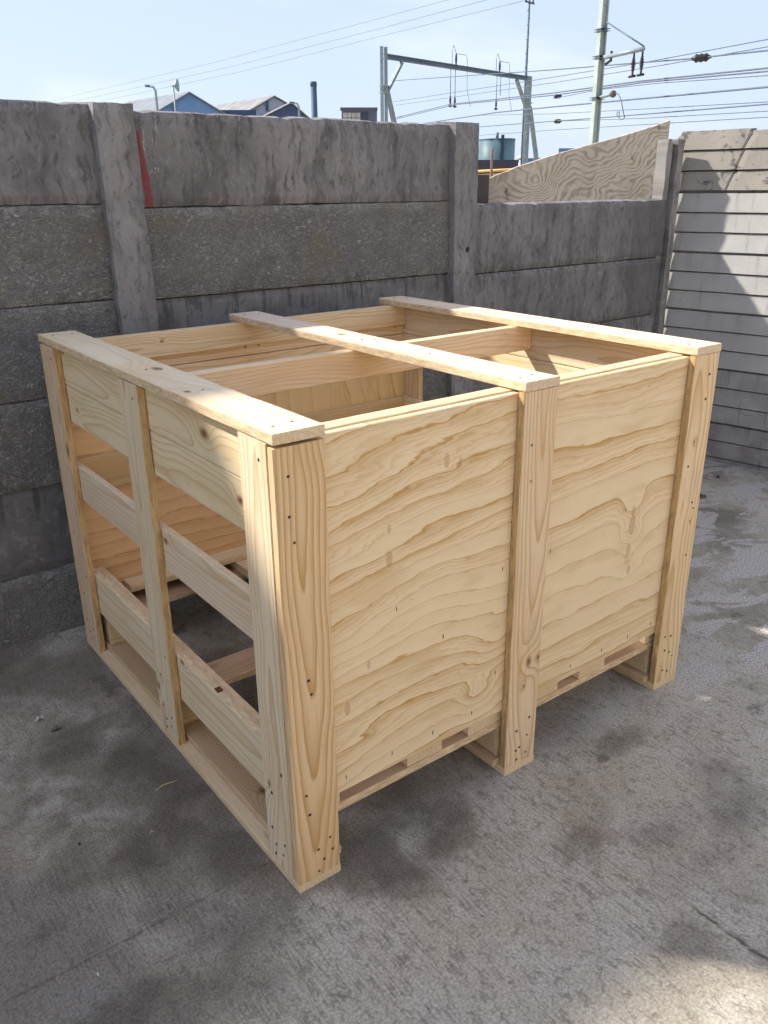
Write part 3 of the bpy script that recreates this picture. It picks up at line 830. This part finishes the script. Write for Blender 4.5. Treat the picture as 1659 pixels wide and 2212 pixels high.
for px in (985, 1079):
    b = beam_at(px)+Vector((0, 0, .12))
    ribbed_insulator('insulator', b, b+Vector((0, 0, .62)), .09, gan)
    t0 = b+Vector((0, 0, .62)); a = b-along*.40
    child('arcing_horn', tube_mesh('arcing_horn', [a, a+Vector((0, 0, .72)), a+Vector((0, 0, .72))+along*.12+Vector((0, 0, .3))], .018), wirem, gan)
    child('arcing_horn', tube_mesh('arcing_horn', [t0, t0+Vector((0, 0, .4))-along*.25], .016), wirem, gan)
    child('jumper', tube_mesh('jumper', [t0, t0+along*1.05, t0+along*1.15-Vector((0, 0, .2)), t0+along*1.2-Vector((0, 0, 1.9)), t0+along*1.6-Vector((0, 0, 2.8))], .014), wirem, gan)
# service pole standing at the gantry's right post
pole0 = grt+along*.05
pl = thing('line_pole', 'tall thin pole with step bolts and crossarm rising above the gantry', 'pole', (pole0.x, pole0.y, 0))
PT_ = at(1144, 4, RR).z
q = pole0+perp*.30
child('shaft', tube_mesh('shaft', [(q.x, q.y, 0), (q.x, q.y, ZB), (q.x, q.y, PT_+.25)], [.11, .085, .065], 8), galvd, pl)
child('crossarm', bar_mesh('crossarm', Vector((q.x, q.y, PT_))-along*.55, Vector((q.x, q.y, PT_))+along*.62, .09, .09), galvd, pl)
for s in (-.4, .45):
    child('insulator', tube_mesh('insulator', [Vector((q.x, q.y, PT_+.03))+along*s, Vector((q.x, q.y, PT_+.3))+along*s], [.06, .03], 8), darkm, pl)
zz = 3.0; k = 0
while zz < PT_-.3:
    e = along*(.22 if k % 2 else -.22)
    child('step_bolt', tube_mesh('step_bolt', [(q.x, q.y, zz), Vector((q.x, q.y, zz))+e], .018), galvd, pl); zz += .42; k += 1

# near mast
RM = 24.0
mb = at(1283, 300, RM)
ms = thing('mast', 'pale green-grey steel mast with bracket arm and hanging insulators', 'mast', (mb.x, mb.y, 0))
ztop = at(1297, -60, RM).z
m1, m2 = Vector((mb.x, mb.y, 0)), Vector((mb.x, mb.y, ztop))
mdir = (at(1405, 140, 22.6)-at(1303, 126, RM)); mdir.z = 0; mdir.normalize(); mper = Vector((-mdir.y, mdir.x, 0))
V = []
for z_, w_ in ((0, .105), (ztop, .095)):
    for a, b in ((-1, -1), (1, -1), (1, -.7), (.2, -.7), (.2, .7), (1, .7), (1, 1), (-1, 1), (-1, .7), (-.2, .7), (-.2, -.7), (-1, -.7)):
        V.append(Vector((mb.x, mb.y, z_)) + mdir*(a*w_*.75) + mper*(b*w_))
F = [(i, (i+1) % 12, 12+(i+1) % 12, 12+i) for i in range(12)]+[tuple(range(12)), tuple(range(12, 24))]
link('shaft', mesh('shaft', V, F), flat('mast_paint', (.38, .43, .38), .6, .1, .12, 2), ms).location = -ms.location
def mz(py, px=1290): return at(px, py, RM).z
for py in (66, 124, 213):
    z_ = mz(py); c = Vector((mb.x, mb.y, z_))
    child('collar', bar_mesh('collar', c-mdir*.16, c+mdir*.16, .26, .06), galvd, ms)
za = mz(126)
arm0, arm1 = Vector((mb.x, mb.y, za)), Vector((mb.x, mb.y, za))+mdir*1.62
child('bracket_arm', tube_mesh('bracket_arm', [arm0, arm1], [.055, .05], 8), galv, ms)
child('stay_wire', tube_mesh('stay_wire', [Vector((mb.x, mb.y, mz(48)))+mdir*.1, arm1+Vector((0, 0, .05))], .018), wirem, ms)
for u in (.80, .985):
    c = arm0.lerp(arm1, u)
    child('hanger', tube_mesh('hanger', [c, c-Vector((0, 0, .16))], .025), darkm, ms)
    ribbed_insulator('insulator', c-Vector((0, 0, .14)), c-Vector((0, 0, .44)), .062, ms)
    child('clamp', tube_mesh('clamp', [c-Vector((0, 0, .44)), c-Vector((0, 0, .52)), c-Vector((0, 0, .54))+mdir*.10, c-Vector((0, 0, .54))-mdir*.12], .03), darkm, ms)
c = arm0.lerp(arm1, .27)
child('clamp', tube_mesh('clamp', [c+Vector((0, 0, .10)), c-Vector((0, 0, .10)), c-Vector((0, 0, .16))-mdir*.2], .035), darkm, ms)
zb = mz(212); c0 = Vector((mb.x, mb.y, zb)); c1 = c0+mdir*.63+Vector((0, 0, .04))
child('bracket_arm', tube_mesh('bracket_arm', [c0, c1], .04, 8), galv, ms)
bm = bmesh.new(); bmesh.ops.create_uvsphere(bm, u_segments=12, v_segments=8, radius=.085)
for v in bm.verts: v.co += c1
me = bpy.data.meshes.new('insulator'); bm.to_mesh(me); bm.free()
child('insulator', me, flat('brown_porcelain', (.12, .075, .06), .35), ms)
cp = [c1+mdir*x+Vector((0, 0, z)) for x, z in ((.05, .02), (.20, -.02), (.34, -.18), (.44, -.42), (.52, -.56), (.46, -.60), (.36, -.60), (.28, -.52), (.22, -.50), (.22, -.42), (.30, -.42), (.30, -.55))]
child('jumper', tube_mesh('jumper', cp, .014), wirem, ms)

# overhead wires: straight in plan between two distances, given by the columns they cross
def wire(pts, R0, R1, r, label, group='overhead wires beyond the wall', extras=None):
    x0, x1 = pts[0][0], pts[-1][0]
    P = []
    fine_ = []
    for (a, b), (c, d) in zip(pts, pts[1:]):
        for i in range(5): fine_.append((a+(c-a)*i/5, b+(d-b)*i/5))
    fine_.append(pts[-1])
    for x, y in fine_:
        u = (x-x0)/(x1-x0); R = 1/((1-u)/R0+u/R1); P.append(at(x, y, R))
    o = tag(link('overhead_wire', tube_mesh('overhead_wire', P, r, 5), wirem), label, 'wire', group)
    return P
E1 = 1760     # the wires run on past the frame
def ext(pts):
    (a, b), (c, d) = pts[-2], pts[-1]
    s = (d-b)/(c-a); return pts+[(E1, d+s*(E1-c))]
Wt = 'at the right edge of the sky'
ordn = ['topmost', 'second', 'third', 'fourth', 'fifth', 'sixth', 'seventh', 'eighth', 'ninth', 'tenth', 'eleventh']
WIRES = [
 ([(849, 220), (1194, 167), (1402, 133), (1659, 85)], .011),
 ([(851, 228), (1194, 179), (1430, 141), (1659, 101)], .010),
 ([(842, 175), (1194, 151), (1362, 137), (1491, 127), (1659, 109)], .017),
 ([(856, 254), (974, 225), (1194, 201), (1385, 175), (1659, 147)], .019),
 ([(856, 257), (984, 226), (1194, 206), (1392, 178), (1659, 154)], .017),
 ([(1194, 213), (1300, 193), (1420, 180), (1659, 163)], .010),
 ([(921, 266), (1072, 243), (1194, 231), (1659, 188)], .021),
 ([(1036, 249), (1194, 246), (1400, 235), (1659, 220)], .009),
 ([(1036, 274), (1194, 262), (1290, 255), (1659, 225)], .015),
 ([(1194, 262), (1380, 256), (1659, 240)], .009),
 ([(1000, 295), (1194, 281), (1659, 253)], .009)]
for k, (pts, r) in enumerate(WIRES):
    x0 = pts[0][0]
    R0 = 1/((1/53.)+(x0-856)*((1/20.)-(1/53.))/(1659-856)); R1 = 1/((1/53.)+(E1-856)*((1/20.)-(1/53.))/(1659-856))
    lab = 'topmost overhead railway wire ' + Wt if k == 0 else ('lowest overhead railway wire ' if k == 10 else ordn[k]+' overhead railway wire from the top ')+Wt
    wire(ext(pts), R0, R1, r, lab)
wire([(115, 217), (470, 133), (827, 38), (1010, -12)], 130, 60, .013, 'highest of three thin wires crossing the upper left sky')
wire([(160, 219), (500, 144), (827, 60), (1080, -8)], 130, 55, .013, 'middle of three thin wires crossing the upper left sky')
wire([(215, 219), (520, 155), (827, 77), (1130, 2)], 130, RR, .014, 'lowest of three thin wires crossing the upper left sky, ending at crossarm')
# strain insulators strung on the wires
def string_insulator(px, py, R, along_px, label, s=1.0):
    a, b = at(px-along_px, py+along_px*.10, R), at(px+along_px, py-along_px*.10, R)
    pts, rr = [], []
    for i, q_ in enumerate((.25, .5, 1, .75, 1, .75, 1, .5, .25)): pts.append(a.lerp(b, i/8)); rr.append(.095*s*q_)
    tag(link('strain_insulator', tube_mesh('strain_insulator', pts, rr, 8), darkm), label, 'insulator', 'strain insulators on the wires')
string_insulator(1515, 125, 22.3, 22, 'large dark strain insulator on a wire right of the mast')
string_insulator(1205, 208, 31, 9, 'small dark strain insulator on upper wire just left of the mast', .8)
string_insulator(1205, 262, 31, 9, 'small dark strain insulator on lower wire just left of the mast', .8)

# buildings
def gable(name, label, apex, e1, e2, R, ridge, R2, wall_m, roof_m, over=.35, ribs=0):
    A_, B_, C_ = at(*apex, R), at(*e1, R), at(*e2, R)
    zc = min(B_.z, C_.z); 
    D_ = at(*ridge, R2)-A_; D_.z = 0
    th = thing(name, label, 'building', (A_.x, A_.y, 0))
    g0 = lambda v: Vector((v.x, v.y, 0))
    V = [A_, B_, g0(B_), g0(C_), C_]; V += [v+D_ for v in V]
    F = [(0, 1, 2, 3, 4), (5, 9, 8, 7, 6), (1, 6, 7, 2), (4, 3, 8, 9), (2, 7, 8, 3)]
    child('wall', mesh('wall', V, F), wall_m, th)
    n = D_.normalized()*over
    for s_, E in (('a', B_), ('b', C_)):
        out = (E-A_).normalized()*over
        up = Vector((0, 0, .12))
        K = 14; V = []; F = []
        for i in range(K+1):
            o_ = -n + (D_+2*n)*(i/K)
            bump_ = Vector((0, 0, .05 if i % 2 else 0))
            V += [A_+o_+up+bump_, E+out+o_+up+bump_, A_+o_+up*.2+bump_, E+out+o_+up*.2+bump_]
        for i in range(K):
            a = 4*i; F += [(a, a+1, a+5, a+4), (a+2, a+6, a+7, a+3), (a+1, a+3, a+7, a+5), (a, a+4, a+6, a+2)]
        F += [(0, 2, 3, 1), (4*K, 4*K+1, 4*K+3, 4*K+2)]
        child('roof', mesh('roof', V, F), roof_m, th)
    return th, D_
def quad_on(par, name, px0, py0, px1, py1, R, mat, th_=.12):
    a, b, c, d = at(px0, py0, R), at(px1, py0, R), at(px1, py1, R), at(px0, py1, R)
    n = (CAM-a); n.z = 0; n = n.normalized()*th_
    V = [a, b, c, d]+[v+n for v in (a, b, c, d)]
    return child(name, mesh(name, V, [(0, 1, 2, 3), (4, 7, 6, 5), (0, 4, 5, 1), (1, 5, 6, 2), (2, 6, 7, 3), (3, 7, 4, 0)]), mat, par)
blue = flat('blue_cladding', (.14, .25, .41), .6, 0, .06, .6)
navy = flat('navy_cladding', (.06, .09, .15), .6, 0, .08, .6)
slate = flat('grey_roof_sheet', (.20, .215, .235), .7, 0, .12, .5)
slate2 = flat('weathered_roof_sheet', (.25, .24, .24), .7, 0, .2, .8)
palegrey = flat('pale_grey_cladding', (.42, .45, .47), .7, 0, .08, .6)
sand = flat('sand_roof_sheet', (.50, .45, .37), .7, 0, .08, .6)
th, _ = gable('warehouse', 'bright blue gabled warehouse with grey roof rising above the wall', (406, 201), (300, 264), (510, 264), 100, (277, 222), 112, blue, slate)
quad_on(th, 'drainpipe', 373.5, 222, 376, 262, 99.8, navy)
th, _ = gable('warehouse', 'grey roofed warehouse with pale gable behind the blue building', (590, 209), (540, 238), (648, 242), 108, (470, 229), 120, palegrey, slate2)
quad_on(th, 'side_wall', 476, 238, 553, 262, 106.5, navy, .3)
quad_on(th, 'vent_slot', 574, 218, 580, 240, 107.8, navy)
gable('warehouse', 'dark navy gabled warehouse with sand coloured roof left of the chimney', (629, 223), (560, 258), (690, 276), 95, (600, 227), 104, navy, sand)
def column(name, label, cat, px, py, R, r0, r1, mat, cap=None):
    c = at(px, py, R)
    o = thing(name, label, cat, (c.x, c.y, 0))
    child('stack', tube_mesh('stack', [(c.x, c.y, 0), (c.x, c.y, c.z)], [r0, r1], 16), mat, o)
    if cap: child('rim', tube_mesh('rim', [(c.x, c.y, c.z-.35), (c.x, c.y, c.z-.05), (c.x, c.y, c.z+.03)], [r1*1.12, r1*1.12, r1*.9], 16), mat, o)
    return o
column('chimney', 'dark navy cylindrical chimney standing alone above the wall', 'chimney', 677, 177, 85, .31, .28, navy, True)
# office block with window panes
off_ = at(738, 233, 88)
ob = thing('office_block', 'small flat roofed block with cream windows left of the gantry', 'building', (off_.x, off_.y, 0))
quad_on(ob, 'wall', 738, 240, 812, 300, 88, flat('office_wall', (.13, .15, .19), .7), 3.0)
quad_on(ob, 'roof', 735, 233, 815, 239.5, 84.6, flat('office_roof', (.085, .095, .11), .7), .5)
cream = flat('cream_pane', (.52, .52, .47), .4)
for j in range(2):
    for i in range(4):
        quad_on(ob, 'window', 741+i*9.6, 243.5+j*12, 749.4+i*9.6, 254+j*12, 84.9, cream, .08)
quad_on(ob, 'window', 782, 243, 795, 262, 84.9, flat('dark_pane', (.06, .07, .10), .3), .08)
# tank
tk = at(1074, 301, 100)
tank = thing('storage_tank', 'teal cylindrical storage tank above the low wall', 'tank', (tk.x, tk.y, 0))
tealm = flat('teal_tank_paint', (.10, .175, .185), .5, 0, .14, .5)
rt = 34*100/FPX*1.03
child('shell', tube_mesh('shell', [(tk.x, tk.y, 0), (tk.x, tk.y, tk.z*.5), (tk.x, tk.y, tk.z)], rt, 32), tealm, tank)
child('rim', tube_mesh('rim', [(tk.x, tk.y, tk.z-.1), (tk.x, tk.y, tk.z+.03)], rt*1.015, 32), tealm, tank)
dv = (CAM-tk); dv.z = 0; dv.normalize()
sd_ = Vector((-dv.y, dv.x, 0))
c = tk+dv*rt*.98+sd_*(-.55*rt*0+rt*.30)
child('ladder_pipe', bar_mesh('ladder_pipe', (c.x, c.y, 0), (c.x, c.y, tk.z+.35), .32, .2), flat('tank_pipe', (.03, .06, .10), .6), tank)
child('vent', tube_mesh('vent', [(tk.x, tk.y, tk.z), (tk.x, tk.y, tk.z+.7)], .16, 8), galvd, tank)
lb = at(1030, 346, 92)
blk = thing('low_building', 'dark low plant building in front of the teal tank', 'building', (lb.x, lb.y, 0))
quad_on(blk, 'wall', 1022, 350, 1118, 392, 92, flat('dark_brick', (.075, .07, .085), .8), 2)
quad_on(blk, 'roof', 1020, 345.5, 1121, 349.8, 89.6, flat('dark_roof', (.055, .055, .07), .8), .4)
# pipe rack, post, silo, blue buildings
ya, yb_ = at(1010, 377, 60), at(1225, 366, 60)
pr_ = thing('pipe_rack', 'yellow horizontal twin pipes beyond the low wall', 'pipe', (ya.x, ya.y, 0))
yel = flat('yellow_pipe', (.62, .36, .10), .5)
for dz in (0, .26): child('pipe', tube_mesh('pipe', [ya+Vector((0, 0, dz-.1)), yb_+Vector((0, 0, dz-.1))], .09, 8), yel, pr_)
for u in (.05, .5, .95):
    c = ya.lerp(yb_, u); child('support', bar_mesh('support', (c.x, c.y, 0), (c.x, c.y, c.z-.15), .12, .12), galvd, pr_)
fp = at(1063.5, 316, 22)
tag(link('fence_stake', tube_mesh('fence_stake', [(0, 0, 0), (0, 0, fp.z-.1), (.01, 0, fp.z)], [.035, .032, .02], 8), flat('rusty_stake', (.21, .15, .12), .8), None, (fp.x, fp.y, 0)),
    'brown upright stake in front of the teal tank', 'stake')
so_ = at(1129, 336, 105)
column('silo', 'white cylindrical silo beside the gantry foot', 'silo', 1129, 337, 105, .56, .56, flat('white_silo', (.62, .66, .68), .5), True)
wb = at(1170, 345, 115)
wbt = thing('flat_building', 'pale blue flat building behind the white silo', 'building', (wb.x, wb.y, 0))
quad_on(wbt, 'wall', 1140, 351, 1206, 400, 115, flat('pale_wall', (.46, .52, .56), .7), 3)
quad_on(wbt, 'roof', 1137, 342, 1206, 350.8, 111.8, flat('blue_roof', (.10, .20, .34), .6), .6)
bb_ = at(1207, 323, 140)
bbt = thing('glazed_block', 'distant blue block with glazed band above the plywood edge', 'building', (bb_.x, bb_.y, 0))
quad_on(bbt, 'wall', 1207, 322, 1262, 400, 140, flat('blue_wall', (.10, .20, .34), .6), 3)
for i in range(5): quad_on(bbt, 'pane', 1210+i*10, 327, 1217+i*10, 335, 136.8, flat('sky_pane', (.25, .36, .46), .3), .1)
# lamps
def street_lamp(px, py, R, arm, label):
    c = at(px, py, R)
    o = thing('street_lamp', label, 'street lamp', (c.x, c.y, 0), 0, 'street lamps beyond the wall')
    side = -RGT.copy(); side.z = 0; side.normalize()
    child('pole', tube_mesh('pole', [(c.x, c.y, 0), (c.x, c.y, c.z-.25), c-Vector((0, 0, .05))+side*.12, c+side*.35], [.12, .08, .07, .06], 8), galv, o)
    h_ = c+side*.35
    child('lamp_head', bar_mesh('lamp_head', h_, h_+side*arm+Vector((0, 0, .02)), .18, .14), galv, o)
street_lamp(335, 186, 60, .28, 'pale street lamp in front of the blue warehouse')
street_lamp(645, 222, 70, .35, 'pale street lamp beside the dark chimney')
c = at(374, 184, 97)
o = thing('loudspeaker_pole', 'thin pole with horn loudspeaker on the blue warehouse roof', 'loudspeaker', (c.x, c.y, 0))
child('pole', tube_mesh('pole', [(c.x, c.y, 0), c], .08, 6), galv, o)
sd2 = RGT.copy(); sd2.z = 0; sd2.normalize()
child('horn', tube_mesh('horn', [c-sd2*.15, c+sd2*.1, c+sd2*.45, c+sd2*.5], [.10, .16, .62, .60], 12), galv, o)
# dark timber behind the wall beside the plywood
board('timber_offcut', (1.955, 2.10), (1.632, 1.655), (1.20, 1.535), 'zxy', wood(951, 'zxy', early=(.085, .075, .065), late=(.05, .045, .04), sawn=.1), None)
tag(bpy.data.objects['timber_offcut'], 'dark weathered timber offcut behind the wall, left of the plywood', 'timber')

# ------------------------------------------------------------------ litter on the yard
pale = flat('dry_splinter', (.58, .45, .28), .8)
def splinter(a, b, r, label):
    a, b = Vector(a), Vector(b); mid = (a+b)/2
    pts = [a-mid, (b-a)*-.1+Vector((0, .004, .002)), (b-a)*.25, b-mid]
    tag(link('wood_splinter', tube_mesh('wood_splinter', pts, [r*.4, r, r*.8, r*.3], 5), pale, None, mid), label, 'splinter', 'wood splinters on the ground')
splinter((-.121, .528, .003), (-.053, .532, .003), .0018, 'long pale wood splinter on the ground left of the crate')
splinter((-.195, .388, .002), (-.180, .390, .002), .0012, 'tiny pale wood splinter nearer the camera than the long one')
def flake(name, x, y, s, col, label, cat, seed, h=.008):
    V, F = [], []; R = random.Random(seed); n = 10
    for k in range(n):
        a = 2*math.pi*k/n; r = s*(R.uniform(.55, 1.1)); V.append((math.cos(a)*r, math.sin(a)*r*.6, R.uniform(.001, h)))
    V.append((0, 0, h*.5))
    V += [(v[0]*.96, v[1]*.96, max(.0002, v[2]-.0012)) for v in V]
    for k in range(n):
        F.append((k, (k+1) % n, n)); F.append((n+1+(k+1) % n, n+1+k, 2*n+1)); F.append((k, n+1+k, n+1+(k+1) % n, (k+1) % n))
    o = link(name, mesh(name, V, F), flat(name+'_%d' % seed, col, .8, 0, .2, 60), None, (x, y, .001), (0, 0, R.uniform(0, 6)))
    return tag(o, label, cat)
flake('paper_scrap', -.271, 1.046, .016, (.55, .50, .43), 'crumpled pale paper scrap on the ground near the wall', 'paper', 1, .014)
flake('dry_leaf', -.245, .965, .020, (.17, .14, .10), 'curled grey leaf on the ground below the paper scrap', 'leaf', 2, .012)
flake('dry_leaf', 2.971, .898, .030, (.10, .085, .06), 'dark curled leaf on the ground right of the crate', 'leaf', 3, .02)
flake('stone_chip', 3.30, 1.02, .016, (.03, .03, .03), 'black stone chip on the ground near the pale wall', 'stone', 4, .014)
flake('stone_chip', -.345, .46, .006, (.03, .03, .03), 'black chip on the stained ground at lower left', 'stone', 5, .006)
flake('stone_chip', -.435, .075, .005, (.62, .60, .55), 'white chip on the ground in the lower left corner', 'stone', 6, .005)
flake('stone_chip', .245, -.245, .006, (.60, .55, .45), 'pale chip on the ground in front of the near corner post', 'stone', 7, .005)

# grit and small stones gathered on the yard, too many to count
R = random.Random(8)
V, F = [], []
def pebble(x, y, r):
    b = len(V)
    for q in ((1, 0, 0), (-1, 0, 0), (0, 1, 0), (0, -1, 0), (0, 0, 1), (0, 0, -.3)):
        V.append((x+q[0]*r*R.uniform(.6, 1.3), y+q[1]*r*R.uniform(.6, 1.3), max(.0003, r*.3+q[2]*r*R.uniform(.4, .9))))
    for a, c, d in ((0, 2, 4), (2, 1, 4), (1, 3, 4), (3, 0, 4), (2, 0, 5), (1, 2, 5), (3, 1, 5), (0, 3, 5)): F.append((b+a, b+c, b+d))
for i in range(900):
    u = abs(R.gauss(0, .05)); pebble(R.uniform(-1.1, 3.3), WY-.01-u, R.uniform(.0012, .005))
for i in range(700):
    d_ = abs(R.gauss(0, .06)); a_ = R.uniform(0, 1.6)
    pebble(3.47+math.cos(RA)*a_-.03-d_, 1.597+math.sin(RA)*a_-d_*.2, R.uniform(.0015, .006))
for i in range(900):
    pebble(R.uniform(-.7, 3.2), R.uniform(-.85, 1.5), R.uniform(.0008, .0026))
g_ = link('grit', mesh('grit', V, F), flat('grit_stone', (.27, .24, .20), .9, 0, .5, 90)); g_['kind'] = 'stuff'
g_['label'] = 'fine grit and small stones scattered over the concrete yard'; g_['category'] = 'grit'
